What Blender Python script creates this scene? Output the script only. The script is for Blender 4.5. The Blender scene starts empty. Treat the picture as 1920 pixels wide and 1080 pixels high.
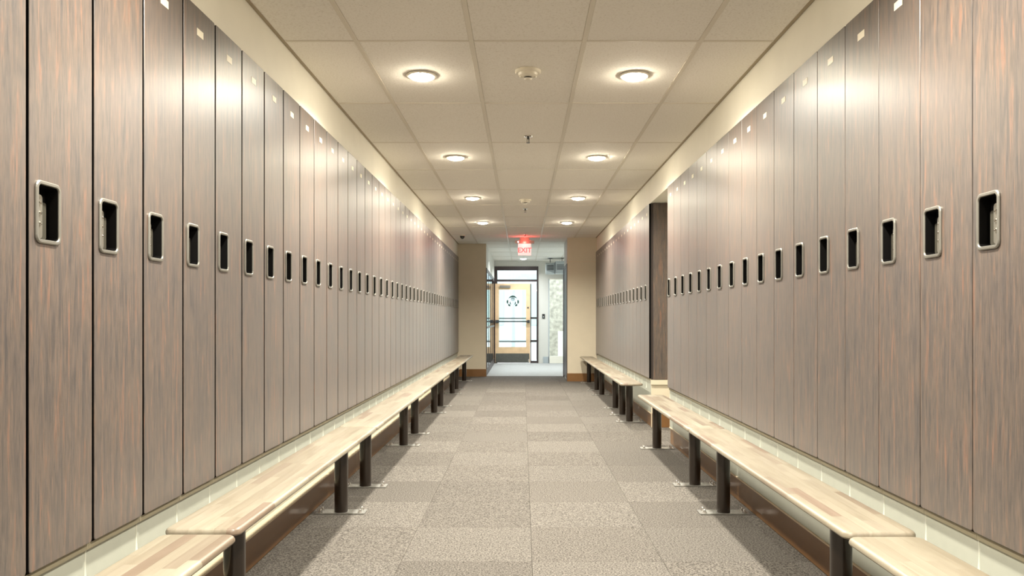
import bpy, bmesh, math, random
from mathutils import Vector, Matrix
random.seed(7)
C = bpy.context.scene.collection
sc = bpy.context.scene
PI = math.pi

# ------------------------------------------------------------------ camera, world, exposure
CAM_H = 1.169
F_PX = 1464.0
cam_d = bpy.data.cameras.new('camera')
cam = bpy.data.objects.new('camera', cam_d)
C.objects.link(cam)
cam.location = (0, 0, CAM_H)
cam.rotation_euler = (PI/2, 0, 0)
cam_d.sensor_width = 36.0
cam_d.lens = F_PX/1920*36.0
cam_d.shift_x = -20/1920
cam_d.shift_y = 57/1920
cam_d.clip_start = 0.05
cam_d.clip_end = 200
sc.camera = cam

world = bpy.data.worlds.new('sky')
sc.world = world
world.use_nodes = True
wn = world.node_tree.nodes['Background']
wn.inputs[0].default_value = (0.86, 0.93, 1.0, 1)
wn.inputs[1].default_value = 1.9

sc.view_settings.view_transform = 'Standard'
sc.view_settings.look = 'None'
sc.view_settings.gamma = 1
sc.view_settings.use_curve_mapping = False
sc.view_settings.exposure = 1.42
LAMP_W = 25.0          # each corridor downlight
LENS_E = 92.0          # glow of the lens of each downlight
CZ = 2.665             # ceiling height
LIGHTS_Y = [-0.07, 2.37, 4.81, 7.25, 9.69, 12.17]
LIGHTS_X = [-0.622, 0.688]

# ------------------------------------------------------------------ materials
def new_mat(name):
    m = bpy.data.materials.new(name)
    m.use_nodes = True
    nt = m.node_tree
    b = nt.nodes['Principled BSDF']
    return m, nt, b

def N(nt, t, **kw):
    n = nt.nodes.new(t)
    for k, v in kw.items():
        setattr(n, k, v)
    return n

def L(nt, a, b):
    nt.links.new(a, b)

def plain(name, col, rough=0.5, metal=0.0, spec=0.5, noise=0.0, nscale=30, bump=0.0, bscale=200, coat=0.0):
    m, nt, b = new_mat(name)
    b.inputs['Base Color'].default_value = (*col, 1)
    b.inputs['Roughness'].default_value = rough
    b.inputs['Metallic'].default_value = metal
    b.inputs['Specular IOR Level'].default_value = spec
    b.inputs['Coat Weight'].default_value = coat
    tc = N(nt, 'ShaderNodeTexCoord')
    nz = N(nt, 'ShaderNodeTexNoise')
    nz.inputs['Scale'].default_value = nscale
    nz.inputs['Detail'].default_value = 4
    L(nt, tc.outputs['Object'], nz.inputs['Vector'])
    mr = N(nt, 'ShaderNodeMapRange')
    mr.inputs['To Min'].default_value = 1-noise
    mr.inputs['To Max'].default_value = 1+noise
    mr.inputs['From Min'].default_value = 0.3
    mr.inputs['From Max'].default_value = 0.7
    L(nt, nz.outputs['Fac'], mr.inputs['Value'])
    mx = N(nt, 'ShaderNodeVectorMath', operation='SCALE')
    mx.inputs[0].default_value = col
    L(nt, mr.outputs[0], mx.inputs['Scale'])
    L(nt, mx.outputs[0], b.inputs['Base Color'])
    if bump:
        n2 = N(nt, 'ShaderNodeTexNoise')
        n2.inputs['Scale'].default_value = bscale
        n2.inputs['Detail'].default_value = 3
        L(nt, tc.outputs['Object'], n2.inputs['Vector'])
        bp = N(nt, 'ShaderNodeBump')
        bp.inputs['Strength'].default_value = bump
        bp.inputs['Distance'].default_value = 0.002
        L(nt, n2.outputs['Fac'], bp.inputs['Height'])
        L(nt, bp.outputs[0], b.inputs['Normal'])
    return m

def emit(name, col, s):
    m, nt, b = new_mat(name)
    b.inputs['Base Color'].default_value = (*col, 1)
    b.inputs['Emission Color'].default_value = (*col, 1)
    b.inputs['Emission Strength'].default_value = s
    return m

def obj_random_coords(nt, scale_vec, spread=7.0):
    tc = N(nt, 'ShaderNodeTexCoord')
    oi = N(nt, 'ShaderNodeObjectInfo')
    ml = N(nt, 'ShaderNodeMath', operation='MULTIPLY')
    ml.inputs[1].default_value = spread*13
    L(nt, oi.outputs['Random'], ml.inputs[0])
    cb = N(nt, 'ShaderNodeCombineXYZ')
    L(nt, ml.outputs[0], cb.inputs[0]); L(nt, ml.outputs[0], cb.inputs[1]); L(nt, ml.outputs[0], cb.inputs[2])
    ad = N(nt, 'ShaderNodeVectorMath', operation='ADD')
    L(nt, tc.outputs['Object'], ad.inputs[0]); L(nt, cb.outputs[0], ad.inputs[1])
    mp = N(nt, 'ShaderNodeMapping')
    mp.inputs['Scale'].default_value = scale_vec
    L(nt, ad.outputs[0], mp.inputs['Vector'])
    return mp.outputs[0], oi.outputs['Random']

def ramp(nt, stops):
    r = N(nt, 'ShaderNodeValToRGB')
    e = r.color_ramp.elements
    while len(e) < len(stops):
        e.new(0.5)
    for i, (p, c) in enumerate(stops):
        e[i].position = p
        e[i].color = (*c, 1)
    return r

def locker_wood():
    m, nt, b = new_mat('locker_laminate')
    v, rnd = obj_random_coords(nt, (62, 62, 4.5))
    n1 = N(nt, 'ShaderNodeTexNoise')
    n1.inputs['Scale'].default_value = 1.0; n1.inputs['Detail'].default_value = 5
    n1.inputs['Roughness'].default_value = 0.6; n1.inputs['Distortion'].default_value = 0.6
    L(nt, v, n1.inputs['Vector'])
    r1 = ramp(nt, [(0.30, (0.044, 0.037, 0.035)), (0.45, (0.078, 0.060, 0.050)), (0.57, (0.098, 0.072, 0.055)), (0.72, (0.175, 0.085, 0.052))])
    L(nt, n1.outputs['Fac'], r1.inputs[0])
    v2, _ = obj_random_coords(nt, (380, 380, 20.0), 3.1)
    n2 = N(nt, 'ShaderNodeTexNoise')
    n2.inputs['Scale'].default_value = 1.0; n2.inputs['Detail'].default_value = 3
    L(nt, v2, n2.inputs['Vector'])
    r2 = ramp(nt, [(0.32, (0.66, 0.67, 0.68)), (0.60, (1.15, 1.13, 1.12))])
    L(nt, n2.outputs['Fac'], r2.inputs[0])
    mx = N(nt, 'ShaderNodeMix', data_type='RGBA', blend_type='MULTIPLY')
    mx.inputs[0].default_value = 1.0
    L(nt, r1.outputs[0], mx.inputs[6]); L(nt, r2.outputs[0], mx.inputs[7])
    L(nt, mx.outputs[2], b.inputs['Base Color'])
    mr = N(nt, 'ShaderNodeMapRange')
    mr.inputs['To Min'].default_value = 0.36; mr.inputs['To Max'].default_value = 0.46
    L(nt, n2.outputs['Fac'], mr.inputs['Value'])
    L(nt, mr.outputs[0], b.inputs['Roughness'])
    b.inputs['Specular IOR Level'].default_value = 0.7
    b.inputs['Coat Weight'].default_value = 0.25
    b.inputs['Coat Roughness'].default_value = 0.36
    b.inputs['Sheen Weight'].default_value = 0.07
    b.inputs['Sheen Roughness'].default_value = 0.45
    bp = N(nt, 'ShaderNodeBump')
    bp.inputs['Strength'].default_value = 0.12; bp.inputs['Distance'].default_value = 0.0006
    L(nt, n2.outputs['Fac'], bp.inputs['Height']); L(nt, bp.outputs[0], b.inputs['Normal'])
    return m

def stave_wood(name, brick=False):
    m, nt, b = new_mat(name)
    v, rnd = obj_random_coords(nt, (30, 2.2, 30))
    n1 = N(nt, 'ShaderNodeTexNoise')
    n1.inputs['Scale'].default_value = 1.0; n1.inputs['Detail'].default_value = 5
    n1.inputs['Distortion'].default_value = 0.8
    L(nt, v, n1.inputs['Vector'])
    if brick:
        tc = N(nt, 'ShaderNodeTexCoord')
        mp = N(nt, 'ShaderNodeMapping'); mp.inputs['Rotation'].default_value = (0, 0, PI/2)
        L(nt, tc.outputs['Object'], mp.inputs['Vector'])
        bk = N(nt, 'ShaderNodeTexBrick')
        bk.inputs['Scale'].default_value = 1.0
        bk.inputs['Brick Width'].default_value = 0.4; bk.inputs['Row Height'].default_value = 0.041
        bk.inputs['Mortar Size'].default_value = 0.0
        bk.inputs['Color1'].default_value = (0, 0, 0, 1); bk.inputs['Color2'].default_value = (1, 1, 1, 1)
        L(nt, mp.outputs[0], bk.inputs['Vector'])
        rnd = bk.outputs['Color']
    r1 = ramp(nt, [(0.0, (0.245, 0.215, 0.160)), (0.22, (0.205, 0.172, 0.123)), (0.5, (0.26, 0.230, 0.172)), (0.80, (0.23, 0.198, 0.148)), (0.93, (0.160, 0.120, 0.084)), (1.0, (0.19, 0.138, 0.100))])
    L(nt, rnd, r1.inputs[0])
    r2 = ramp(nt, [(0.3, (0.84, 0.82, 0.78)), (0.6, (1.05, 1.05, 1.05))])
    L(nt, n1.outputs['Fac'], r2.inputs[0])
    mx = N(nt, 'ShaderNodeMix', data_type='RGBA', blend_type='MULTIPLY')
    mx.inputs[0].default_value = 1.0
    L(nt, r1.outputs[0], mx.inputs[6]); L(nt, r2.outputs[0], mx.inputs[7])
    L(nt, mx.outputs[2], b.inputs['Base Color'])
    b.inputs['Roughness'].default_value = 0.38
    return m

def carpet(name, c0, c1):
    m, nt, b = new_mat(name)
    v, rnd = obj_random_coords(nt, (1, 1, 1))
    n1 = N(nt, 'ShaderNodeTexNoise')
    n1.inputs['Scale'].default_value = 115; n1.inputs['Detail'].default_value = 4; n1.inputs['Roughness'].default_value = 0.75
    L(nt, v, n1.inputs['Vector'])
    r = ramp(nt, [(0.40, c0), (0.5, tuple((a+d)/2 for a, d in zip(c0, c1))), (0.60, c1)])
    L(nt, n1.outputs['Fac'], r.inputs[0])
    mr = N(nt, 'ShaderNodeMapRange'); mr.inputs['To Min'].default_value = 0.93; mr.inputs['To Max'].default_value = 1.08
    L(nt, rnd, mr.inputs['Value'])
    sc_ = N(nt, 'ShaderNodeVectorMath', operation='SCALE')
    L(nt, r.outputs[0], sc_.inputs[0]); L(nt, mr.outputs[0], sc_.inputs['Scale'])
    L(nt, sc_.outputs[0], b.inputs['Base Color'])
    b.inputs['Roughness'].default_value = 0.95
    b.inputs['Specular IOR Level'].default_value = 0.15
    bp = N(nt, 'ShaderNodeBump'); bp.inputs['Strength'].default_value = 0.7; bp.inputs['Distance'].default_value = 0.003
    L(nt, n1.outputs['Fac'], bp.inputs['Height']); L(nt, bp.outputs[0], b.inputs['Normal'])
    return m

def tile_mat():
    m, nt, b = new_mat('ceiling_tile_fissured')
    v, rnd = obj_random_coords(nt, (1, 1, 1))
    n1 = N(nt, 'ShaderNodeTexNoise'); n1.inputs['Scale'].default_value = 90; n1.inputs['Detail'].default_value = 4
    L(nt, v, n1.inputs['Vector'])
    r = ramp(nt, [(0.30, (0.74, 0.70, 0.62)), (0.45, (0.86, 0.825, 0.75)), (0.7, (0.88, 0.85, 0.78))])
    L(nt, n1.outputs['Fac'], r.inputs[0])
    mr = N(nt, 'ShaderNodeMapRange'); mr.inputs['To Min'].default_value = 0.95; mr.inputs['To Max'].default_value = 1.03
    L(nt, rnd, mr.inputs['Value'])
    s = N(nt, 'ShaderNodeVectorMath', operation='SCALE')
    L(nt, r.outputs[0], s.inputs[0]); L(nt, mr.outputs[0], s.inputs['Scale'])
    L(nt, s.outputs[0], b.inputs['Base Color'])
    b.inputs['Roughness'].default_value = 0.9
    bp = N(nt, 'ShaderNodeBump'); bp.inputs['Strength'].default_value = 0.35; bp.inputs['Distance'].default_value = 0.002
    L(nt, n1.outputs['Fac'], bp.inputs['Height']); L(nt, bp.outputs[0], b.inputs['Normal'])
    return m

def glass_mat(name, tint, refl=0.06):
    m, nt, b = new_mat(name)
    nt.nodes.remove(b)
    out = nt.nodes['Material Output']
    tr = N(nt, 'ShaderNodeBsdfTransparent'); tr.inputs[0].default_value = (*tint, 1)
    gl = N(nt, 'ShaderNodeBsdfGlossy'); gl.inputs['Roughness'].default_value = 0.02
    fr = N(nt, 'ShaderNodeFresnel'); fr.inputs[0].default_value = 1.5
    mx = N(nt, 'ShaderNodeMixShader')
    L(nt, fr.outputs[0], mx.inputs[0]); L(nt, tr.outputs[0], mx.inputs[1]); L(nt, gl.outputs[0], mx.inputs[2])
    L(nt, mx.outputs[0], out.inputs[0])
    return m

M = {}
M['locker'] = locker_wood()
M['black'] = plain('black_recess', (0.003, 0.0027, 0.0024), 0.8, spec=0.1)
M['carcass'] = plain('dark_carcass', (0.030, 0.020, 0.015), 0.6)
M['ring'] = plain('brushed_nickel', (0.27, 0.26, 0.23), 0.42, 0.8, bump=0.1, bscale=900)
M['latch'] = plain('grey_latch_metal', (0.38, 0.36, 0.31), 0.35, 0.8)
M['lever'] = plain('dark_lever', (0.12, 0.11, 0.085), 0.45, 0.6)
M['stud'] = plain('bright_stud', (0.9, 0.88, 0.82), 0.15, 1.0)
M['plate'] = plain('number_plate_cream', (0.72, 0.66, 0.52), 0.35)
M['wall'] = plain('cream_paint', (0.80, 0.77, 0.66), 0.6, noise=0.02, nscale=6, bump=0.08, bscale=150)
M['endwall'] = plain('beige_paint', (0.60, 0.53, 0.40), 0.6, noise=0.02, nscale=6, bump=0.08, bscale=150)
M['base'] = plain('pale_base_laminate', (0.42, 0.43, 0.36), 0.35, noise=0.02)
M['seam'] = plain('clear_sealant', (0.62, 0.62, 0.53), 0.3)
M['cap'] = plain('cream_cap', (0.62, 0.50, 0.34), 0.4)
M['rail'] = plain('olive_rail', (0.24, 0.21, 0.14), 0.5)
M['brown'] = plain('brown_baseboard', (0.190, 0.092, 0.032), 0.32, noise=0.08, nscale=5, coat=0.2)
M['tee'] = plain('ceiling_tee', (0.70, 0.65, 0.55), 0.5)
M['angle'] = plain('wall_angle', (0.33, 0.27, 0.18), 0.5)
M['ctile'] = tile_mat()
M['carpet_a'] = carpet('carpet_light_tile', (0.048, 0.043, 0.037), (0.200, 0.181, 0.158))  # same carpet; brighter shading of one pile direction put into the colour
M['carpet_b'] = carpet('carpet_dark_tile', (0.042, 0.037, 0.032), (0.182, 0.164, 0.142))  # same carpet; darker shading of the turned pile put into the colour
M['carpet_v'] = carpet('vestibule_mat', (0.30, 0.30, 0.28), (0.46, 0.47, 0.45))
M['stave'] = stave_wood('butcher_block_stave')
M['block'] = stave_wood('butcher_block_far', True)
M['leg'] = plain('bronze_painted_steel', (0.022, 0.014, 0.009), 0.28, 0.3, coat=0.5)
M['footplate'] = plain('zinc_plate', (0.50, 0.49, 0.46), 0.4, 0.9, noise=0.15, nscale=40)
M['bolt'] = plain('zinc_bolt', (0.85, 0.83, 0.80), 0.2, 1.0)
M['lens'] = emit('lamp_lens', (1.0, 0.90, 0.72), LENS_E)
M['lens_cool'] = emit('lamp_lens_cool', (0.95, 0.97, 1.0), LENS_E*0.25)
M['trimring'] = plain('lamp_trim', (0.80, 0.76, 0.66), 0.5)
M['plastic'] = plain('cream_plastic', (0.78, 0.73, 0.60), 0.4)
M['dark'] = plain('dark_plastic', (0.03, 0.03, 0.03), 0.3)
M['chrome'] = plain('chrome', (0.75, 0.72, 0.66), 0.2, 1.0)
M['frame'] = plain('dark_bronze_frame', (0.060, 0.045, 0.045), 0.4, 0.2)
M['oak'] = plain('pale_oak', (0.68, 0.47, 0.27), 0.45, noise=0.08, nscale=8)
M['kick'] = plain('dark_kick_plate', (0.10, 0.10, 0.085), 0.45, 0.3, noise=0.1)
M['glass'] = glass_mat('clear_glass', (0.93, 0.98, 0.97))
M['vwall'] = plain('vestibule_paint', (0.60, 0.59, 0.53), 0.6)
M['grey'] = plain('grey_enamel', (0.38, 0.42, 0.43), 0.4)
M['logo'] = plain('logo_film', (0.025, 0.055, 0.045), 0.5)
M['acrylic'] = emit('exit_acrylic', (1.0, 0.62, 0.60), 0.32)
M['exitred'] = emit('exit_letters', (1.0, 0.12, 0.12), 0.5)
M['exitlamp'] = emit('exit_lamp', (1.0, 0.05, 0.04), 1.5)
M['concrete'] = plain('pavement', (0.55, 0.56, 0.54), 0.8, noise=0.08, nscale=3)
M['stone'] = plain('outdoor_stone', (0.36, 0.32, 0.26), 0.9, noise=0.35, nscale=9, bump=0.4, bscale=12)
M['facade'] = plain('pale_facade', (0.50, 0.56, 0.53), 0.8, noise=0.1, nscale=1)
M['facade_glass'] = plain('facade_glass', (0.33, 0.43, 0.40), 0.3)
M['steel'] = plain('grey_steel', (0.055, 0.06, 0.06), 0.5, 0.3)

# ------------------------------------------------------------------ mesh helpers
class MB:
    """collects shapes; build() links them as one mesh object"""
    def __init__(self):
        self.v = []; self.f = []
    def box(self, x0, x1, y0, y1, z0, z1):
        o = len(self.v)
        self.v += [(x, y, z) for z in (z0, z1) for y in (y0, y1) for x in (x0, x1)]
        self.f += [tuple(o+i for i in q) for q in ((0,2,3,1),(4,5,7,6),(0,1,5,4),(2,6,7,3),(0,4,6,2),(1,3,7,5))]
        return self
    def loft(self, rings, cap0=True, cap1=True):
        n = len(rings[0]); o = len(self.v)
        for r in rings: self.v += r
        for k in range(len(rings)-1):
            for i in range(n):
                j = (i+1) % n
                self.f.append((o+k*n+i, o+k*n+j, o+(k+1)*n+j, o+(k+1)*n+i))
        if cap0: self.f.append(tuple(o+i for i in reversed(range(n))))
        if cap1: self.f.append(tuple(o+(len(rings)-1)*n+i for i in range(n)))
        return self
    def lathe(self, prof, cx=0, cy=0, n=24, axis='z'):
        rings = []
        for r, h in prof:
            ring = []
            for i in range(n):
                a = 2*PI*i/n
                if axis == 'z': ring.append((cx+r*math.cos(a), cy+r*math.sin(a), h))
                elif axis == 'x': ring.append((h, cx+r*math.cos(a), cy+r*math.sin(a)))
                else: ring.append((cx+r*math.cos(a), h, cy+r*math.sin(a)))
            rings.append(ring)
        return self.loft(rings)
    def mesh(self, name, mat, smooth=False, fix=True):
        me = bpy.data.meshes.new(name)
        me.from_pydata(self.v, [], self.f)
        if fix:
            bm = bmesh.new(); bm.from_mesh(me)
            bmesh.ops.recalc_face_normals(bm, faces=bm.faces)
            bm.to_mesh(me); bm.free()
        if smooth:
            for p in me.polygons: p.use_smooth = True
            me.set_sharp_from_angle(angle=math.radians(38))
        me.materials.append(mat)
        me.update()
        return me
    def build(self, name, mat, parent=None, loc=None, smooth=False, bevel=0):
        me = self.mesh(name, mat, smooth)
        if bevel:
            bm = bmesh.new(); bm.from_mesh(me)
            bmesh.ops.bevel(bm, geom=list(bm.edges), offset=bevel, segments=2, affect='EDGES', clamp_overlap=True)
            bm.to_mesh(me); bm.free()
        return link(name, me, parent, loc)

def link(name, data, parent=None, loc=None, rotz=0):
    o = bpy.data.objects.new(name, data)
    C.objects.link(o)
    if parent: o.parent = parent
    if loc: o.location = loc
    if rotz: o.rotation_euler = (0, 0, rotz)
    return o

def tag(o, label, cat, group=None):
    o['label'] = label; o['category'] = cat
    if group: o['group'] = group
    return o

def struct(o, label=None):
    o['kind'] = 'structure'
    if label: o['label'] = label
    return o

def thing(name, label, cat, loc, rotz=0, group=None):
    return tag(link(name, None, None, loc, rotz), label, cat, group)

def copy_tree(o, parent=None):
    c = o.copy(); C.objects.link(c)
    if parent: c.parent = parent
    for ch in o.children: copy_tree(ch, c)
    return c

def rrect(w, h, r, n=4, cx=0, cy=0):
    """rounded rectangle outline, counter-clockwise 2-D points"""
    pts = []
    for (sx, sy, a0) in ((1, 1, 0), (-1, 1, 90), (-1, -1, 180), (1, -1, 270)):
        for i in range(n+1):
            a = math.radians(a0 + 90*i/n)
            pts.append((cx + sx*(w/2-r) + r*math.cos(a), cy + sy*(h/2-r) + r*math.sin(a)))
    return pts

ORD = ['first', 'second', 'third', 'fourth', 'fifth', 'sixth', 'seventh', 'eighth', 'ninth', 'tenth', 'eleventh', 'twelfth', 'thirteenth',
       'fourteenth', 'fifteenth', 'sixteenth', 'seventeenth', 'eighteenth', 'nineteenth', 'twentieth', 'twenty-first', 'twenty-second',
       'twenty-third', 'twenty-fourth', 'twenty-fifth']

# ------------------------------------------------------------------ key dimensions
XL, XR = -1.287, 1.357           # locker door faces
BL, BR = -1.27, 1.385            # brown baseboard faces
YB = -2.0                        # wall behind the camera
YEL, YER = 15.70, 14.50          # end walls left, right
YV = 20.40                       # far vestibule wall
A0, A1 = 7.318, 8.38             # alcove in the right-hand row
VX0, VX1 = -0.735, 2.2           # vestibule sides

# ------------------------------------------------------------------ structure: floor
fl = struct(MB().box(-1.9, 2.4, YB, YEL+0.15, -0.12, -0.006).build('floor', M['carpet_b']), 'taupe carpet tile floor of the locker corridor')
ROW0, ROWP = 3.754-0.613*7, 0.613
COLS = [BL, -0.585, 0.045, 0.675, BR]
cols_full = [(-1.27, -1.215), (-1.215, -0.585), (-0.585, 0.045), (0.045, 0.675), (0.675, 1.305), (1.305, 1.385)]
tile_cache = {}
r = 0
y = ROW0
while y < YEL+0.15-0.01:
    y1 = min(y+ROWP, YEL+0.15)
    for ci, (x0, x1) in enumerate(cols_full):
        light = (r + ci) % 2 == 1  # quarter-turned pile: its view-dependent shading painted as two tints
        rr = random.random()
        if rr < 0.10: light = not light
        key = (ci, round(y1-y, 3), light)
        if key not in tile_cache:
            w, h = (x1-x0)/2, (y1-y)/2
            g = 0.0006
            mb = MB()
            mb.loft([[(-w+g+e, -h+g+e, z), (w-g-e, -h+g+e, z), (w-g-e, h-g-e, z), (-w+g+e, h-g-e, z)] for e, z in ((0, -0.006), (0, -0.001), (0.001, 0.0))])
            tile_cache[key] = mb.mesh('carpet_tile', M['carpet_a'] if light else M['carpet_b'])
        link('carpet_tile', tile_cache[key], fl, ((x0+x1)/2, (y+y1)/2, 0))
    y += ROWP; r += 1
MB().box(BR, 1.85, A0, A1, -0.006, 0).build('carpet_tile', M['carpet_b'], fl)
fv = struct(MB().box(VX0-0.02, VX1, YEL+0.15, YV, -0.12, 0.0).build('floor', M['carpet_v']), 'pale grey entrance matting beyond the corridor')

# ------------------------------------------------------------------ structure: ceiling with tiles
ce = struct(MB().box(-1.9, 2.4, YB, YV+0.1, CZ+0.03, CZ+0.12).build('ceiling', M['tee']), 'beige suspended tile ceiling with recessed downlights')
gx = [-1.302, -0.90, -0.277, 0.333, 0.962, 1.372]
rows = []
yy = 4.22 - 1.218*6
while yy < YV+1.3:
    rows.append(yy); yy += 1.218
T = 0.012
for xg in gx[1:-1]:
    MB().box(xg-T, xg+T, YB, YV, CZ, CZ+0.03).build('main_tee', M['tee'], ce)
for yg in rows:
    if YB < yg < YV: MB().box(-1.30, 1.37 if yg < YER else VX1, yg-T*0.7, yg+T*0.7, CZ+0.0008, CZ+0.03).build('cross_tee', M['tee'], ce)
MB().box(-1.302, -1.284, YB, YEL, CZ-0.001, CZ+0.03).build('wall_angle', M['angle'], ce)
MB().box(1.354, 1.372, YB, YER, CZ-0.001, CZ+0.03).build('wall_angle', M['angle'], ce)
def ctile(x0, x1, y0, y1):
    x0 += T; x1 -= T; y0 += T*0.7; y1 -= T*0.7
    cx, cy, w, h = (x0+x1)/2, (y0+y1)/2, (x1-x0)/2, (y1-y0)/2
    key = ('c', round(w, 3), round(h, 3))
    if key not in tile_cache:
        tile_cache[key] = MB().loft([[(-w+e, -h+e, z), (w-e, -h+e, z), (w-e, h-e, z), (-w+e, h-e, z)] for e, z in ((0.003, 0), (0, 0.003), (0, 0.02))]).mesh('ceiling_tile', M['ctile'])
    link('ceiling_tile', tile_cache[key], ce, (cx, cy, CZ+0.003))
for i in range(len(rows)-1):
    a, b = max(rows[i], YB), min(rows[i+1], YV)
    if b-a < 0.1: continue
    for k in range(len(gx)-1):
        if gx[k+1] < -0.5 and a > YEL-0.2: continue
        ctile(gx[k], gx[k+1], a, b)
    if a > YER-0.3:
        ctile(1.372, VX1, a, b)

# ------------------------------------------------------------------ structure: walls
def wbox(name, mat, dims, label, parent=None):
    o = MB().box(*dims).build(name, mat, parent)
    if parent is None: struct(o, label)
    elif label: o['label'] = label
    return o
wl = wbox('wall_left', M['wall'], (-1.95, -1.303, YB, YEL, 2.408, CZ+0.03), 'cream bulkhead wall above the left lockers')
wbox('backing', M['wall'], (-1.95, -1.76, YB, YEL, 0, 2.408), None, wl)
bl_ = wbox('base', M['base'], (-1.76, -1.312, 0.8-0.02, YEL, 0, 0.472), None, wl); bl_['label'] = 'pale grey-green locker base behind the left benches'
wr = wbox('wall_right', M['wall'], (1.374, 2.0, YB, YER, 2.408, CZ+0.03), 'cream bulkhead wall above the right lockers')
wbox('backing', M['wall'], (1.85, 2.0, YB, YER, 0, 2.408), None, wr)
for a, b in ((0.8, A0), (A1, YER)):
    o = wbox('base', M['base'], (1.378, 1.85, a, b, 0.153, 0.498), None, wr); o['label'] = 'pale grey-green locker base behind the right benches'
wbox('filler', M['locker'], (1.36, 1.85, 14.275, YER, 0.50, 2.40), None, wr)
wbox('wall_back', M['endwall'], (-1.95, 2.0, YB-0.1, YB, 0, CZ), 'plain beige wall behind the viewer')
# blank panelled stretches behind the camera
wbox('near_panel', M['locker'], (-1.76, XL, YB, 0.785, 0, 2.405), None, wl)
wbox('near_panel', M['locker'], (XR, 1.85, YB, 0.80, 0, 2.405), None, wr)
# seam beads, one per locker joint
sb = MB()
def bead(x, sgn, z0, z1):
    rings = []
    for t, w in ((0, 0.008), (0.12, 0.0035), (0.5, 0.0018), (0.9, 0.002), (1.0, 0.0035), (1.08, 0.002)):
        z = z0+(z1-z0)*t
        rings.append([(0, -w, z), (sgn*w*1.2, -w*0.4, z), (sgn*w*1.2, w*0.4, z), (0, w, z)])
    return MB().loft(rings).mesh('seam_bead', M['seam'], True)
bdl, bdr = bead(0, 1, 0.375, 0.478), bead(0, -1, 0.40, 0.505)
# baseboards
def baseboard(name, x, sgn, ya, yb, label):
    o = struct(MB().box(*sorted((x, x-sgn*0.12)), ya, yb, 0.001, 0.144).build(name, M['brown']), label)
    MB().box(*sorted((x+sgn*(0.004 if sgn > 0 else 0.012), x-sgn*0.12)), ya, yb, 0.144, 0.152).build('cap', M['cap'], o)
    return o
b1 = baseboard('baseboard_left', BL, 1, 0.8, YEL-0.001, 'glossy brown baseboard under the left benches')
yy_ = 1.1
while yy_ < 15:
    MB().box(BL-0.001, BL+0.0012, yy_-0.003, yy_+0.003, 0.002, 0.143).build('joint_strip', M['cap'], b1); yy_ += 2.44
b2 = baseboard('baseboard_right', BR, -1, 0.8, A0, 'glossy brown baseboard under the near right benches')
b3 = baseboard('baseboard_right', BR, -1, A1, YER-0.001, 'glossy brown baseboard under the far right benches')
MB().box(1.386, 1.85, A1-0.014, A1-0.001, 0.001, 0.152).build('return_board', M['brown'], b3)
MB().box(1.386, 1.85, A1-0.018, A1-0.001, 0.152, 0.162).build('cap', M['cap'], b3)
# alcove side: end panel of the far lockers and cream block below
wbox('end_panel', M['locker'], (1.40, 1.85, A1-0.02, A1-0.001, 0.515, 2.404), None, wr)['label'] = 'dark wood-grain end panel facing the alcove'
wbox('end_base', M['endwall'], (1.378, 1.85, A1-0.010, A1-0.001, 0.001, 0.50), None, wr)
wbox('end_ledge', M['endwall'], (1.374, 1.85, A1-0.03, A1-0.001, 0.460, 0.510), None, wr)
# end walls
we = wbox('wall_end', M['endwall'], (-1.95, VX0, YEL, YEL+0.14, 0, CZ+0.03), 'beige end wall left of the opening')
MB().box(-1.29, VX0+0.004, YEL-0.016, YEL-0.0005, 0.0, 0.15).build('baseboard', M['brown'], we)
we2 = wbox('wall_end', M['endwall'], (0.83, 2.4, YER, YER+0.14, 0, CZ+0.03), 'beige end wall right of the opening')
MB().box(0.826, 1.36, YER-0.016, YER-0.0005, 0.0, 0.15).build('baseboard', M['brown'], we2)
MB().box(0.83, 1.372, YER-0.004, YER-0.0005, 2.22, 2.226).build('panel_joint', M['cap'], we2)
ws = wbox('wall_side', M['vwall'], (0.835, 0.97, YER+0.14, 15.75, 0, CZ+0.03), 'short return wall right of the opening')
# dark jamb on the return wall
tj = struct(link('door_2', None), 'dark bronze door frame lining the right side of the opening')
MB().box(0.818, 0.834, YER+0.01, YER+0.10, 0.0, 2.19).build('jamb', M['frame'], tj, bevel=0.003)
MB().box(0.812, 0.834, 15.55, 15.76, 0.0, 2.19).build('jamb', M['frame'], tj, bevel=0.003)
MB().box(0.822, 0.834, YER+0.10, 15.55, 0.05, 2.12).build('leaf', M['frame'], tj)
MB().box(0.816, 0.834, YER+0.10, 15.55, 2.12, 2.19).build('head', M['frame'], tj, bevel=0.003)
# vestibule walls
wf = struct(link('wall_far', None), 'pale far wall of the entrance lobby')
DX0, DX1, DZ = -0.735, 0.41, 2.525      # entrance frame
MB().box(DX0, DX1, YV, YV+0.12, DZ, CZ+0.03).build('header', M['vwall'], wf)
MB().box(DX1, 0.69, YV, YV+0.12, 0, CZ+0.03).build('pier', M['vwall'], wf)
MB().box(0.69, VX1, YV, YV+0.12, 2.19, CZ+0.03).build('lintel', M['vwall'], wf)
MB().box(1.9, VX1, YV, YV+0.12, 0, 2.19).build('pier', M['vwall'], wf)
MB().box(0.53, 0.69, YV-0.02, YV, 0, 0.17).build('baseboard', M['grey'], wf)
wbox('wall_lobby_right', M['vwall'], (VX1, VX1+0.1, YER+0.14, YV, 0, CZ), 'pale lobby wall beyond the right return')
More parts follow.
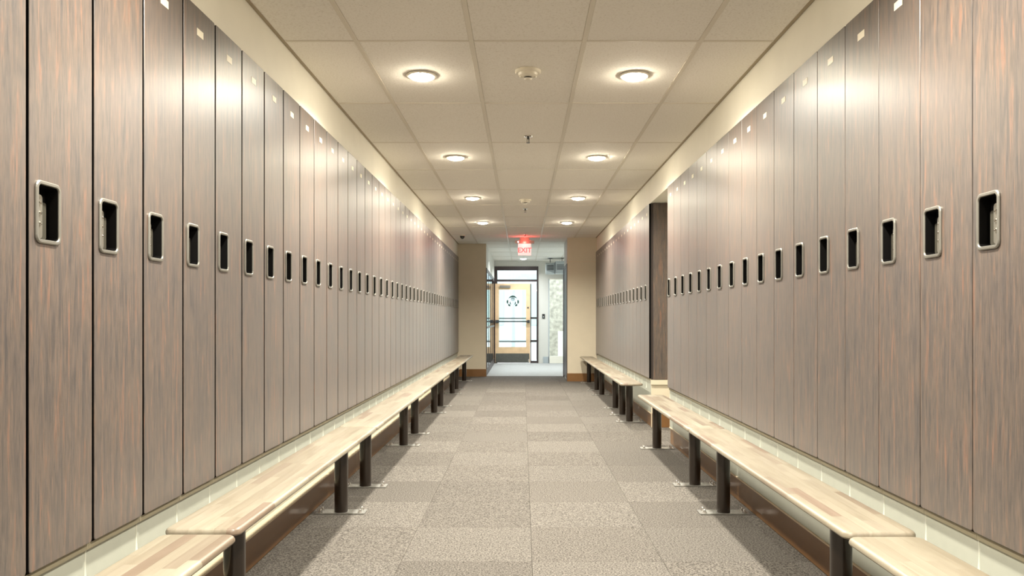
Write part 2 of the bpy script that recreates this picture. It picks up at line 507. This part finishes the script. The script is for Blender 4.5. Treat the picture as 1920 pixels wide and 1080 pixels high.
# left side of the lobby: glazed storefront
wv = struct(link('window_1', None), 'dark framed glazed screen along the left side of the lobby')
MB().box(VX0-0.10, VX0, YEL+0.14, YV, 2.2, CZ+0.03).build('header', M['vwall'], wv)
for ym in (15.86, 16.9, 17.95, 19.05, 20.34):
    MB().box(VX0-0.05, VX0+0.004, ym-0.03, ym+0.03, 0.0, 2.2).build('mullion', M['frame'], wv, bevel=0.004)
MB().box(VX0-0.05, VX0+0.003, 15.84, YV, 2.12, 2.20).build('head_rail', M['frame'], wv)
MB().box(VX0-0.05, VX0+0.003, 15.84, YV, 0.0, 0.14).build('sill_rail', M['frame'], wv)
MB().box(VX0-0.045, VX0+0.002, 15.84, YV, 0.96, 1.0).build('mid_rail', M['frame'], wv)
for ya, yb in ((15.89, 16.87), (16.93, 17.92), (17.98, 19.02), (19.08, 20.31)):
    MB().box(VX0-0.006, VX0-0.001, ya, yb, 0.14, 2.12).build('pane', M['glass'], wv)
# dark trim on the edge of the left end wall
tr1 = MB().box(VX0, VX0+0.014, YEL-0.004, YEL+0.10, 0.155, 2.185).build('trim_1', M['frame']); struct(tr1, 'dark trim on the corner of the left end wall')

# ------------------------------------------------------------------ entrance door
def X(px, d=YV): return (px-980)*d/F_PX
def Z(py, d=YV): return CAM_H + (597-py)*d/F_PX
ef = struct(link('door_1', None), 'pale oak glazed entrance door in a dark frame with transom and sidelight')
fy0, fy1 = YV-0.02, YV+0.10
MB().box(DX0, X(932.5), fy0, fy1, 0, DZ).build('jamb', M['frame'], ef, bevel=0.004)
MB().box(X(1006.3), DX1, fy0, fy1, 0, DZ).build('jamb', M['frame'], ef, bevel=0.004)
MB().box(X(932.5), X(1006.3), fy0, fy1, Z(507), DZ).build('head', M['frame'], ef, bevel=0.004)
MB().box(X(932.5), X(1006.3), fy0, fy1, Z(528), Z(524)).build('transom_bar', M['frame'], ef, bevel=0.004)
MB().box(X(994.3), X(996.0), YV+0.0, fy1, 0, Z(532)).build('mullion', M['frame'], ef)
for zz in (596, 639):
    MB().box(X(996), X(1006.3), YV+0.02, YV+0.06, Z(zz)-0.02, Z(zz)+0.02).build('sidelight_bar', M['frame'], ef)
MB().box(X(996), X(1006.3), YV+0.02, YV+0.06, 0, 0.06).build('sidelight_bar', M['frame'], ef)
MB().box(X(932.5), X(1006.3), YV+0.038, YV+0.044, Z(524), Z(507)).build('transom_pane', M['glass'], ef)
MB().box(X(932.5), X(1006.3), YV+0.038, YV+0.044, Z(532)+0.0, Z(528)).build('transom_pane', M['glass'], ef)
MB().box(X(996), X(1006.3), YV+0.038, YV+0.044, 0.06, Z(532)).build('sidelight_pane', M['glass'], ef)
dl = MB()
dx0, dx1, dz1 = X(928.5), X(994.0), Z(532)
gx0, gx1, gz0, gz1 = X(935.8), X(986.3), Z(650.5), Z(543.5)
dy0, dy1 = YV-0.045, YV-0.005
leaf = MB().box(dx0, gx0, dy0, dy1, 0.012, dz1).box(gx1, dx1, dy0, dy1, 0.012, dz1).box(gx0, gx1, dy0, dy1, gz1, dz1).box(gx0, gx1, dy0, dy1, 0.012, gz0).build('leaf', M['oak'], ef)
MB().box(gx0, gx1, dy0+0.016, dy0+0.024, gz0, gz1).build('pane', M['glass'], leaf)
MB().box(dx0+0.01, dx1-0.02, dy0-0.003, dy0, 0.012, Z(662.5)).build('kick_plate', M['kick'], leaf)
pb = MB()
pb.box(dx0+0.01, dx0+0.10, dy0-0.06, dy0, Z(605.5), Z(600)).box(dx1-0.08, dx1-0.01, dy0-0.06, dy0, Z(605.5), Z(600)).box(dx0+0.05, dx1-0.03, dy0-0.075, dy0-0.045, Z(604), Z(601.5))
pb.build('push_bar', M['steel'], leaf, bevel=0.003)
MB().box(dx0+0.12, dx0+0.40, dy0-0.05, dy0, Z(540), Z(535.5)).build('door_closer', M['ring'], leaf, bevel=0.004)
MB().lathe([(0.001, dy0-0.012), (0.022, dy0-0.012), (0.022, dy0)], X(990), Z(577), 16, 'y').build('lock_cylinder', M['steel'], leaf)
MB().box(X(990.5), X(992.5), dy0-0.02, dy0, 0.03, 0.11).build('floor_bolt', M['chrome'], leaf, bevel=0.002)
# emblem on the glass: pairs of dark locks of hair under a small crown
def arc_strip(mb, cx, cz, r0, r1, a0, a1, n=8, y=0, sx=1.0):
    o = len(mb.v)
    for i in range(n+1):
        t = i/n; a = math.radians(a0+(a1-a0)*t)
        w = math.sin(PI*min(max(t, 0.06), 0.94))
        rm, hw = (r0+r1)/2, (r1-r0)/2*w
        for rr_ in (rm-hw, rm+hw):
            for yk in (y, y-0.0015):
                mb.v.append((cx+sx*rr_*math.cos(a), yk, cz+rr_*math.sin(a)))
    for i in range(n):
        a = o+4*i; b = a+4
        mb.f += [(a, a+2, b+2, b), (a+1, b+1, b+3, a+3), (a, b, b+1, a+1), (a+2, a+3, b+3, b+2)]
    mb.f += [(o, o+1, o+3, o+2), (o+4*n, o+4*n+2, o+4*n+3, o+4*n+1)]
lg = MB(); ly = dy0+0.015
lx, lz = X(961.5), Z(566)
arc_strip(lg, lx, lz, 0.115, 0.165, 35, 145, 12, ly)
arc_strip(lg, lx, lz, 0.085, 0.105, 40, 140, 10, ly)
for s in (1, -1):
    arc_strip(lg, lx, lz, 0.115, 0.165, 25, -25, 8, ly, s)
    arc_strip(lg, lx, lz, 0.10, 0.155, -25, -62, 8, ly, s)
    arc_strip(lg, lx, lz-0.02, 0.055, 0.085, 30, -55, 8, ly, s)
for k in range(-1, 2):
    lg.box(lx+k*0.035-0.007, lx+k*0.035+0.007, ly-0.0015, ly, lz+0.05, lz+0.085+0.012*(k == 0))
lg.box(lx-0.045, lx+0.045, ly-0.0015, ly, lz+0.036, lz+0.046)
lg.build('emblem', M['logo'], leaf)['label'] = 'dark round emblem printed on the door glass'

# right window
wd = struct(link('window_2', None), 'tall bright glazed opening at the right of the lobby')
MB().box(0.675, 0.70, YV-0.02, YV+0.08, 0, 2.205).build('jamb', M['grey'], wd)
MB().box(0.70, 1.9, YV-0.02, YV+0.08, 2.185, 2.205).build('head', M['wall'], wd)
MB().box(0.70, 1.9, YV-0.02, YV+0.10, 0, 0.185).build('sill', M['wall'], wd)
MB().box(0.70, 1.9, YV+0.03, YV+0.036, 0.185, 2.185).build('pane', M['glass'], wd)

# ------------------------------------------------------------------ outside
struct(MB().box(-40, 40, YV+0.12, 80, -0.15, -0.02).build('ground', M['concrete']), 'bright pavement outside the entrance')
struct(MB().box(-12, -0.79, 10, YV+0.12, -0.15, -0.02).build('ground', M['concrete']), 'bright pavement left of the lobby')
bd = thing('building', 'pale blank-looking building across the street, seen through the door glass', 'building', (0, 42, 0))
MB().box(-14, 14, 0, 8, 0, 9).build('wall', M['facade'], bd)
for i in range(10):
    for k in range(2):
        MB().box(-12+i*2.4, -10.6+i*2.4, -0.06, -0.001, 0.8+k*3.4, 3.0+k*3.4).build('window', M['facade_glass'], bd, bevel=0.01)
sp = thing('street_pole', 'grey pole standing outside behind the door emblem', 'pole', (-0.29, 23.5, -0.02))
MB().lathe([(0.10, 0), (0.10, 0.05), (0.07, 0.08), (0.065, 2.6), (0.04, 2.62)], n=16).build('shaft', M['grey'], sp, smooth=True)
MB().lathe([(0.14, 0), (0.14, 0.03)], n=16).build('base_plate', M['steel'], sp)
rl = thing('railing', 'dark two-bar railing crossing outside the door glass', 'railing', (0, 22.6, -0.02))
for z in (0.52, 1.19):
    MB().lathe([(0.022, -1.6), (0.022, 0.44)], 0, z, 10, 'x').build('rail', M['steel'], rl, smooth=True)
for x in (-1.6, 0.42):
    MB().lathe([(0.024, 0), (0.024, 1.21)], x, 0, 10).build('post', M['steel'], rl, smooth=True)
cn = thing('canopy', 'blue-grey canopy beam seen through the glass above the door', 'canopy', (0, 25.5, 0))
MB().box(-3, 2, 0, 0.2, 2.40, 2.62).build('fascia', M['grey'], cn, bevel=0.01)
for x in (-2.9, 1.8):
    MB().box(x, x+0.1, 0.05, 0.15, -0.02, 2.40).build('post', M['steel'], cn)
st = thing('stone_wall', 'rough pale stone wall outside the right-hand glazing', 'wall', (1.6, 23.2, -0.02))
MB().box(-0.84, 2.5, 0, 0.3, 0, 3.2).build('wall_body', M['stone'], st)
cb_ = MB().box(1.02, 1.75, 22.1, 22.6, -0.02, 0.80).build('cabinet', M['wall'], bevel=0.01)
tag(cb_, 'white box standing outside low in the right-hand glazing', 'cabinet')

# ------------------------------------------------------------------ lockers
H_L = 2.402-0.502
def door_mesh(name, pitch, gap, z0, z1):
    """door face at x=0 facing +x, thickness 0.02 towards -x, with a rounded hole for the lock cup"""
    w = pitch-gap; h = z1-z0
    hy = -pitch/2 + 0.028 + 0.056; hz = 1.4535 - z0      # lock centre
    def full(e): return rrect(w-2*e, h-2*e, 0.009, 3, 0, h/2)
    def hole(e): return rrect(0.094+2*e, 0.150+2*e, 0.014, 3, hy, hz)
    loops = [(hole(0), -0.02), (full(0), -0.02), (full(0), -0.0015), (full(0.0015), 0.0), (hole(0), 0.0)]
    mb = MB()
    n = len(loops[0][0])
    rings = [[(x, p[0], p[1]) for p in pts] for pts, x in loops]
    mb.loft(rings + [rings[0]], False, False)
    me = mb.mesh(name, M['locker'])
    me.materials.append(M['black'])
    for p in me.polygons:
        if abs(p.normal.x) < 0.1: p.material_index = 1
    return me, hy, hz
def locker_proto(name, label, pitch, gap, z0, z1, fl_):
    t = thing(name, label, 'locker', (0, 0, 0))
    me, hy, hz = door_mesh('door', pitch, gap, z0, z1)
    h = z1-z0; w = pitch-0.002
    body = MB()
    body.box(-0.43, -0.022, -w/2, -w/2+0.010, -0.022, h).box(-0.43, -0.022, w/2-0.010, w/2, -0.022, h)
    body.box(-0.43, -0.42, -w/2+0.01, w/2-0.01, -0.022, h).box(-0.42, -0.022, -w/2+0.01, w/2-0.01, h-0.012, h)
    body.box(-0.42, -0.022, -w/2+0.01, w/2-0.01, -0.022, -0.008)
    body.build('body', M['carcass'], t)
    # pale lower rail of the face
    MB().box(-0.0215, -0.013, -w/2, w/2, -0.024, -0.006).build('bottom_rail', M['rail'], t)
    d = link('door', me, t)
    # ring
    out = rrect(0.112, 0.168, 0.020, 4, hy, hz); out2 = rrect(0.106, 0.162, 0.018, 4, hy, hz)
    inn2 = rrect(0.094, 0.150, 0.014, 4, hy, hz); inn = rrect(0.090, 0.146, 0.012, 4, hy, hz)
    R = [[(x, a, b) for a, b in pts] for pts, x in ((inn, -0.004), (out, 0.0005), (out, 0.004), (out2, 0.0065), (inn2, 0.0065), (inn, 0.004))]
    mb = MB().loft(R+[R[0]], False, False)
    mb.build('lock_frame', M['ring'], d)
    # cup
    c1 = rrect(0.0915, 0.1475, 0.012, 4, hy, hz); c0 = rrect(0.088, 0.144, 0.010, 4, hy, hz)
    mb = MB().loft([[(x, a, b) for a, b in pts] for pts, x in ((c0, 0.002), (c0, -0.032), (c1, -0.034), (c1, -0.001))], False, False)
    o = len(mb.v); mb.v += [(-0.032, a, b) for a, b in c0]; mb.f.append(tuple(range(o, o+len(c0))))
    mb.build('lock_recess', M['black'], d)
    # latch plates on the back of the cup
    def slab(y0, y1, zz0, zz1, xx0, xx1, r, mat, nm):
        if fl_ < 0: y0, y1 = 2*hy-y1, 2*hy-y0
        pts = rrect(y1-y0, zz1-zz0, r, 4, (y0+y1)/2, (zz0+zz1)/2)
        MB().loft([[(x, a, b) for a, b in pts] for x in (xx0, xx1)]).build(nm, mat, d)
    slab(hy-0.040, hy+0.006, hz-0.068, hz+0.050, -0.0318, -0.017, 0.010, M['latch'], 'latch_plate')
    slab(hy+0.008, hy+0.034, hz-0.068, hz+0.032, -0.0318, -0.024, 0.006, M['lever'], 'latch_lever')
    mb = MB()
    for dz in (-0.028, 0.0, 0.028):
        mb.lathe([(0.0005, -0.0110), (0.005, -0.013), (0.006, -0.0175)], hy-0.007*fl_, hz+dz, 10, 'x')
    mb.build('stud', M['stud'], d, smooth=True)
    MB().box(-0.0005, 0.0012, -0.030, 0.030, 2.290-z0, 2.318-z0).build('number_plate', M['plate'], d)
    return t
PIT = 0.31
G1 = 'wood-grain lockers of the long left row'
G2 = 'wood-grain lockers of the near right row'
G3 = 'wood-grain lockers of the far right row'
protoL = locker_proto('locker', '', PIT, 0.0125, 0.502, 2.402, 1)
protoR = locker_proto('locker', '', PIT, 0.0035, 0.526, 2.402, -1)
usedL = usedR = False
def place(proto, first, x, y, z, rz, label, group):
    o = proto if first else copy_tree(proto)
    o.location = (x, y, z)
    o.rotation_euler = (0, 0, rz)
    o['label'] = label; o['group'] = group
    return o
nL = 45
for k in range(nL):
    yc = 1.72 + PIT*k + PIT/2
    if k == 0: lab = 'taupe wood-grain locker cut by the left edge of the photograph'
    elif k < 23: lab = 'taupe wood-grain locker in the left row, %s from the photo\'s left edge' % ORD[k]
    elif k == nL-1: lab = 'last locker of the left row, against the beige end wall'
    else: lab = 'narrow-looking distant locker in the left row, %s from the end wall' % ORD[nL-1-k]
    place(protoL, k == 0, XL, yc, 0.502, 0, lab, G1)
    link('seam_bead', bdl, wl, (-1.312, yc+PIT/2, 0))
for k in range(3):
    place(protoL, False, XL, 1.72-PIT*k-PIT/2, 0.502, 0, 'wood-grain locker of the left row beyond the photo\'s left edge', 'lockers beside the viewer on the left')
    link('seam_bead', bdl, wl, (-1.312, 1.72-PIT*k, 0))
nR = 17
for k in range(nR):
    yc = 2.046 + PIT*k + PIT/2
    if k == 0: lab = 'taupe wood-grain locker cut by the right edge of the photograph'
    elif k < nR-1: lab = 'wood-grain locker in the near right row, %s from the photo\'s right edge' % ORD[k]
    else: lab = 'last locker of the near right row, at the edge of the alcove'
    place(protoR, k == 0, XR, yc, 0.526, PI, lab, G2)
    link('seam_bead', bdr, wr, (1.378, yc+PIT/2 if k < nR-1 else yc+PIT/2-0.02, 0))
for k in range(4):
    place(protoR, False, XR, 2.046-PIT*k-PIT/2, 0.526, PI, 'wood-grain locker of the right row beyond the photo\'s right edge', 'lockers beside the viewer on the right')
nF = 19
for k in range(nF):
    yc = A1 + PIT*k + PIT/2 + 0.003
    if k == 0: lab = 'first locker of the far right row, its dark end panel facing the alcove'
    elif k < nF-1: lab = 'distant wood-grain locker in the far right row, %s after the alcove' % ORD[k]
    else: lab = 'last locker of the far right row, against the beige end wall'
    place(protoR, False, XR, yc, 0.526, PI, lab, G3)
    link('seam_bead', bdr, wr, (1.378, yc+PIT/2, 0))

# ------------------------------------------------------------------ benches
SZ = 0.467; TH = 0.027
def seat_bm(w, ln):
    bm = bmesh.new()
    prof = [(0.010, 0), (0.003, 0.003), (0.0, 0.008), (0.0, TH-0.012), (0.003, TH-0.005), (0.008, TH-0.0012), (0.014, TH)]
    rings = []
    for e, z in prof:
        pts = rrect(w-2*e, ln-2*e, 0.030-e*0.5, 5)
        rings.append([bm.verts.new((p[0], p[1], z)) for p in pts])
    n = len(rings[0])
    for a, b in zip(rings, rings[1:]):
        for i in range(n):
            bm.faces.new((a[i], a[(i+1) % n], b[(i+1) % n], b[i]))
    bm.faces.new(list(reversed(rings[0]))); bm.faces.new(rings[-1])
    return bm
def cut(bm, co, no):
    g = list(bm.verts)+list(bm.edges)+list(bm.faces)
    res = bmesh.ops.bisect_plane(bm, geom=g, plane_co=co, plane_no=no, clear_outer=True)
    ed = [e for e in res['geom_cut'] if isinstance(e, bmesh.types.BMEdge)]
    if ed: bmesh.ops.contextual_create(bm, geom=ed)
def bm_obj(bm, name, mat, parent, loc=None):
    for f in bm.faces: f.smooth = True
    me = bpy.data.meshes.new(name); bm.to_mesh(me); bm.free()
    me.set_sharp_from_angle(angle=math.radians(30))
    me.materials.append(mat)
    return link(name, me, parent, loc)
leg_me = None
def leg_proto(parent, zleg):
    g = MB().lathe([(0.0402, 0.008), (0.0402, zleg)], n=28).build('leg', M['leg'], parent, smooth=True)
    MB().box(-0.148, 0.148, -0.05, 0.05, 0.001, 0.008).build('foot_plate', M['footplate'], g, bevel=0.0015)
    for sx in (-0.118, 0.118):
        for sy in (-0.028, 0.028):
            b = MB(); b.lathe([(0.014, 0.008), (0.014, 0.010)], sx, sy, 16)
            b.lathe([(0.0105, 0.010), (0.0105, 0.018)], sx, sy, 6)
            b.lathe([(0.0055, 0.018), (0.0055, 0.027), (0.003, 0.029)], sx, sy, 10)
            b.build('anchor_bolt', M['bolt'], g, smooth=True)
    MB().box(-0.085, 0.085, -0.04, 0.04, zleg-0.005, zleg).build('top_plate', M['leg'], g)
    return g
legp = None
def bench(side, y0, y1, legs, label, group, staves, dz=0.0):
    global legp
    if side == 'L': xf, xb = -0.945, -1.200
    else: xf, xb = 1.055, 1.300
    w = abs(xf-xb); xc = (xf+xb)/2; ln = y1-y0
    lx_ = -1.092 if side == 'L' else 1.205
    t = thing('bench', label, 'bench', (xc, (y0+y1)/2, 0), 0, group)
    zb = SZ-TH+dz
    if staves:
        ns = 6; sw = w/ns
        for i in range(ns):
            cuts = []
            p = -ln/2 + random.uniform(0.12, 0.42)
            while p < ln/2-0.12:
                cuts.append(p); p += random.uniform(0.28, 0.52)
            ys = [-ln/2]+cuts+[ln/2]
            for a, b in zip(ys, ys[1:]):
                bm = seat_bm(w, ln)
                xa, xb_ = -w/2+i*sw, -w/2+(i+1)*sw
                if i > 0: cut(bm, (xa+0.0001, 0, 0), (-1, 0, 0))
                if i < ns-1: cut(bm, (xb_-0.0001, 0, 0), (1, 0, 0))
                if a > -ln/2: cut(bm, (0, a+0.0001, 0), (0, -1, 0))
                if b < ln/2: cut(bm, (0, b-0.0001, 0), (0, 1, 0))
                bmesh.ops.recalc_face_normals(bm, faces=bm.faces)
                # per-piece origin so each stave has its own grain
                bm_obj(bm, 'stave', M['stave'], t, (0, 0, zb))
        MB().box(-w/2+0.05, w/2-0.05, -ln/2+0.1, ln/2-0.1, zb-0.003, zb-0.0003).build('stiffener', M['leg'], t)
    else:
        bm_obj(seat_bm(w, ln), 'seat', M['block'], t, (0, 0, zb))
    for ly_ in legs:
        if legp is None:
            g = legp = leg_proto(t, zb-0.004)
        else:
            g = copy_tree(legp, t)
        g.location = (lx_-xc, ly_-(y0+y1)/2, 0)
        g.scale = (1, 1, 1)
    return t
PB = 2.47
GL, GR = 'butcher-block benches along the left lockers', 'butcher-block benches along the right lockers'
labL = ['nearest left bench, pale butcher-block top cut by the photo\'s bottom left corner',
        'second left bench, butcher-block top with one bronze leg at its near end joint',
        'third bench along the left lockers, counted from the camera',
        'fourth bench along the left lockers, halfway down the corridor',
        'fifth bench along the left lockers, next to last before the end wall',
        'last bench of the left row, ending at the beige end wall']
for i in range(6):
    y1 = 2.591+PB*i; y0 = y1-PB+0.008
    bench('L', y0, y1, (y0+0.36, y1-0.36), labL[i], GL, i < 4, -0.012 if i == 0 else 0.0)
dR = [(0.12, 2.550, (0.5, 2.19)), (2.558, 4.986, (2.955, 4.69)), (4.994, 7.19, (5.47, 7.01)), (8.42, 9.78, (8.82, 9.45)), (9.79, 12.3, (10.15, 11.9)), (12.31, 14.42, (12.7, 14.2))]
labR = ['nearest right bench, pale butcher-block top cut by the photo\'s bottom right corner',
        'second right bench, long butcher-block top on two bronze legs',
        'third right bench, ending in front of the alcove with one leg near its end',
        'short bench just past the alcove, first of the far right benches',
        'middle bench of the three far right benches',
        'last right bench, ending at the beige end wall by the opening']
for i, (a, b, lg_) in enumerate(dR):
    bench('R', a, b, lg_, labR[i], GR, i < 3, -0.008 if i == 0 else 0.0)

# ------------------------------------------------------------------ ceiling fixtures
def downlight(x, y, label, group, warm=True, power=LAMP_W, lens=None):
    t = thing('downlight', label, 'ceiling light', (x, y, CZ), 0, group)
    MB().lathe([(0.078, 0.002), (0.094, 0.0), (0.096, -0.003), (0.084, -0.009), (0.078, -0.009)], n=36).build('trim_ring', M['trimring'], t, smooth=True)
    prof = [(0.077*math.cos(a), -0.006-0.022*math.sin(a)) for a in [i*PI/2/6 for i in range(6)]]+[(0.001, -0.028)]
    o = MB().lathe(prof, n=36).build('lens', M['lens'] if warm else M['lens_cool'], t, smooth=True)
    ld = bpy.data.lights.new('lamp', 'AREA'); ld.shape = 'DISK'; ld.size = 0.15
    ld.energy = power; ld.spread = math.radians(150); ld.color = (1.0, 0.955, 0.85) if warm else (0.93, 0.96, 1.0)
    lo = bpy.data.objects.new('lamp', ld); C.objects.link(lo); lo.parent = t; lo.location = (0, 0, -0.031)
    return t
names_l = ['behind the viewer', 'just above the viewer', 'nearest the top of the photo', 'second one down the corridor', 'third one down the corridor', 'farthest one, before the end walls']
for i, yl in enumerate(LIGHTS_Y):
    for j, xl in enumerate(LIGHTS_X):
        downlight(xl, yl, 'round glowing downlight in the %s ceiling line, %s' % (('left', 'right')[j], names_l[i]), 'corridor downlights in two lines')
downlight(0.02, 19.5, 'round downlight in the lobby ceiling in front of the glazed door', None, False, 12.0)
downlight(0.02, 17.2, 'lobby downlight hidden behind the exit sign', None, False, 12.0)
downlight(1.5, 18.2, 'lobby downlight round the corner on the right', None, False, 12.0)

def detector(x, y, label):
    t = thing('smoke_detector', label, 'smoke detector', (x, y, CZ), 0, 'round smoke detectors on the ceiling centre line')
    MB().lathe([(0.078, 0.002), (0.078, -0.010), (0.072, -0.016), (0.001, -0.016)], n=32).build('base', M['plastic'], t, smooth=True)
    MB().lathe([(0.060, -0.016), (0.056, -0.030), (0.034, -0.038), (0.001, -0.038)], n=32).build('housing', M['plastic'], t, smooth=True)
    MB().lathe([(0.022, -0.038), (0.022, -0.046), (0.001, -0.046)], n=20).build('sensor_gap', M['dark'], t, smooth=True)
    MB().lathe([(0.026, -0.046), (0.020, -0.055), (0.001, -0.057)], n=20).build('sensor_cap', M['trimring'], t, smooth=True)
    for sx in (-0.042, 0.042):
        MB().lathe([(0.009, -0.030), (0.009, -0.040), (0.001, -0.042)], sx, 0, 10).build('lamp_window', M['trimring'], t, smooth=True)
detector(0.032, 4.72, 'cream round smoke detector nearest the top of the photo')
detector(0.033, 9.85, 'small cream smoke detector farther down, ahead of the red exit sign')
def sprinkler(x, y, label):
    t = thing('sprinkler', label, 'sprinkler', (x, y, CZ), 0, 'ceiling sprinkler heads on the centre line')
    MB().lathe([(0.035, 0.002), (0.033, -0.004), (0.012, -0.008)], n=20).build('escutcheon', M['chrome'], t, smooth=True)
    MB().lathe([(0.010, -0.004), (0.010, -0.020), (0.006, -0.024)], n=10).build('stem', M['steel'], t, smooth=True)
    MB().box(-0.012, -0.009, -0.002, 0.002, -0.052, -0.018).box(0.009, 0.012, -0.002, 0.002, -0.052, -0.018).box(-0.0025, 0.0025, -0.0025, 0.0025, -0.050, -0.02).build('yoke', M['dark'], t)
    MB().lathe([(0.015, -0.052), (0.015, -0.054)], n=12).build('deflector', M['dark'], t)
sprinkler(0.045, 6.42, 'chrome sprinkler head between the two nearest rows of downlights')
sprinkler(0.035, 10.65, 'tiny sprinkler head just beyond the far smoke detector')
sprinkler(0.045, 13.9, 'sprinkler head just in front of the red exit sign')
t = thing('dome_camera', 'small dark dome camera on the ceiling near the left end wall', 'camera', (-1.085, 14.05, CZ))
MB().lathe([(0.052, 0.002), (0.050, -0.012), (0.044, -0.014)], n=24).build('mount', M['plastic'], t, smooth=True)
MB().lathe([(0.043, -0.012), (0.042, -0.030), (0.032, -0.052), (0.015, -0.066), (0.001, -0.070)], n=24).build('dome', M['dark'], t, smooth=True)
MB().lathe([(0.006, -0.046), (0.001, -0.052)], 0, -0.036, 10).build('lens', M['stud'], t)
t = thing('ceiling_speaker', 'small dark round fixture on the lobby ceiling at the right', 'speaker', (0.69, 19.4, CZ))
MB().lathe([(0.06, 0.002), (0.055, -0.012), (0.03, -0.02), (0.001, -0.02)], n=20).build('grille', M['dark'], t, smooth=True)
MB().lathe([(0.075, 0.002), (0.073, -0.005), (0.06, -0.005)], n=20).build('rim', M['grey'], t, smooth=True)

# exit sign
EY = 14.45
t = thing('exit_sign', 'glowing red exit sign hanging from the ceiling before the lobby', 'exit sign', (0.035, EY, CZ))
MB().box(-0.09, 0.09, -0.04, 0.04, -0.060, 0.001).build('canopy', M['ring'], t, bevel=0.004)
MB().box(-0.178, 0.178, -0.032, 0.032, -0.112, -0.060).build('housing', M['ring'], t, bevel=0.004)
MB().lathe([(0.009, -0.0345), (0.009, -0.031)], -0.12, -0.084, 12, 'y').build('indicator_lamp', M['lens_cool'], t)
MB().box(-0.120, 0.120, -0.004, 0.004, -0.330, -0.112).build('panel', M['acrylic'], t, bevel=0.002)
fc = bpy.data.curves.new('letters', 'FONT'); fc.body = 'EXIT'; fc.size = 0.125; fc.extrude = 0.001; fc.align_x = 'CENTER'; fc.offset = 0.003
fc.materials.append(M['exitred'])
fo = link('lettering', fc)
bpy.context.view_layer.update()
fm = bpy.data.meshes.new_from_object(fo)
bpy.data.objects.remove(fo)
if not fm.materials: fm.materials.append(M['exitred'])
fo = link('lettering', fm, t, (0, -0.0055, -0.275)); fo.rotation_euler = (PI/2, 0, 0)
MB().box(-0.11, 0.11, -0.012, 0.012, -0.0595, -0.055).build('lamp_strip', M['exitlamp'], t)
ld = bpy.data.lights.new('exit_glow', 'POINT'); ld.energy = 1.2; ld.color = (1, 0.06, 0.05); ld.shadow_soft_size = 0.03
lo = bpy.data.objects.new('exit_glow', ld); C.objects.link(lo); lo.parent = t; lo.location = (0, -0.09, -0.10)

# lobby unit heaters and switch
for i, (x0, x1, y0) in enumerate(((0.58, 0.80, 19.35), (0.81, 1.15, 19.2))):
    t = thing('unit_heater', ('angled grey unit heater under the lobby ceiling, left one', 'boxy grey unit heater under the lobby ceiling, right one')[i], 'heater', ((x0+x1)/2, y0, 2.28), 0, 'heaters under the lobby ceiling')
    w = (x1-x0)/2
    if i == 0:
        MB().loft([[(-w, 0.45, 0.0), (w, 0.45, 0.0), (w, 0.45, 0.30), (-w, 0.45, 0.30)], [(-w, 0, 0.08), (w, 0, 0.0), (w, 0, 0.28), (-w, 0, 0.22)]]).build('casing', M['grey'], t, bevel=0.006)
    else:
        MB().box(-w, w, 0, 0.5, 0.0, 0.30).build('casing', M['grey'], t, bevel=0.008)
    for k in range(4):
        MB().box(-w+0.03, w-0.03, -0.008, -0.0005 if i else 0.0, 0.09+k*0.035, 0.105+k*0.035).build('louvre', M['steel'], t)
    MB().lathe([(0.008, 0.295), (0.008, CZ-2.28)], 0, 0.25, 8).build('hanger', M['steel'], t)
t = thing('wall_switch', 'small dark card reader on the lobby wall right of the door', 'switch', (X(1019), YV, Z(593)))
MB().box(-0.035, 0.035, -0.018, -0.001, -0.06, 0.06).build('plate', M['dark'], t, bevel=0.004)
MB().box(-0.015, 0.015, -0.024, -0.018, -0.03, 0.0).build('button', M['grey'], t, bevel=0.002)
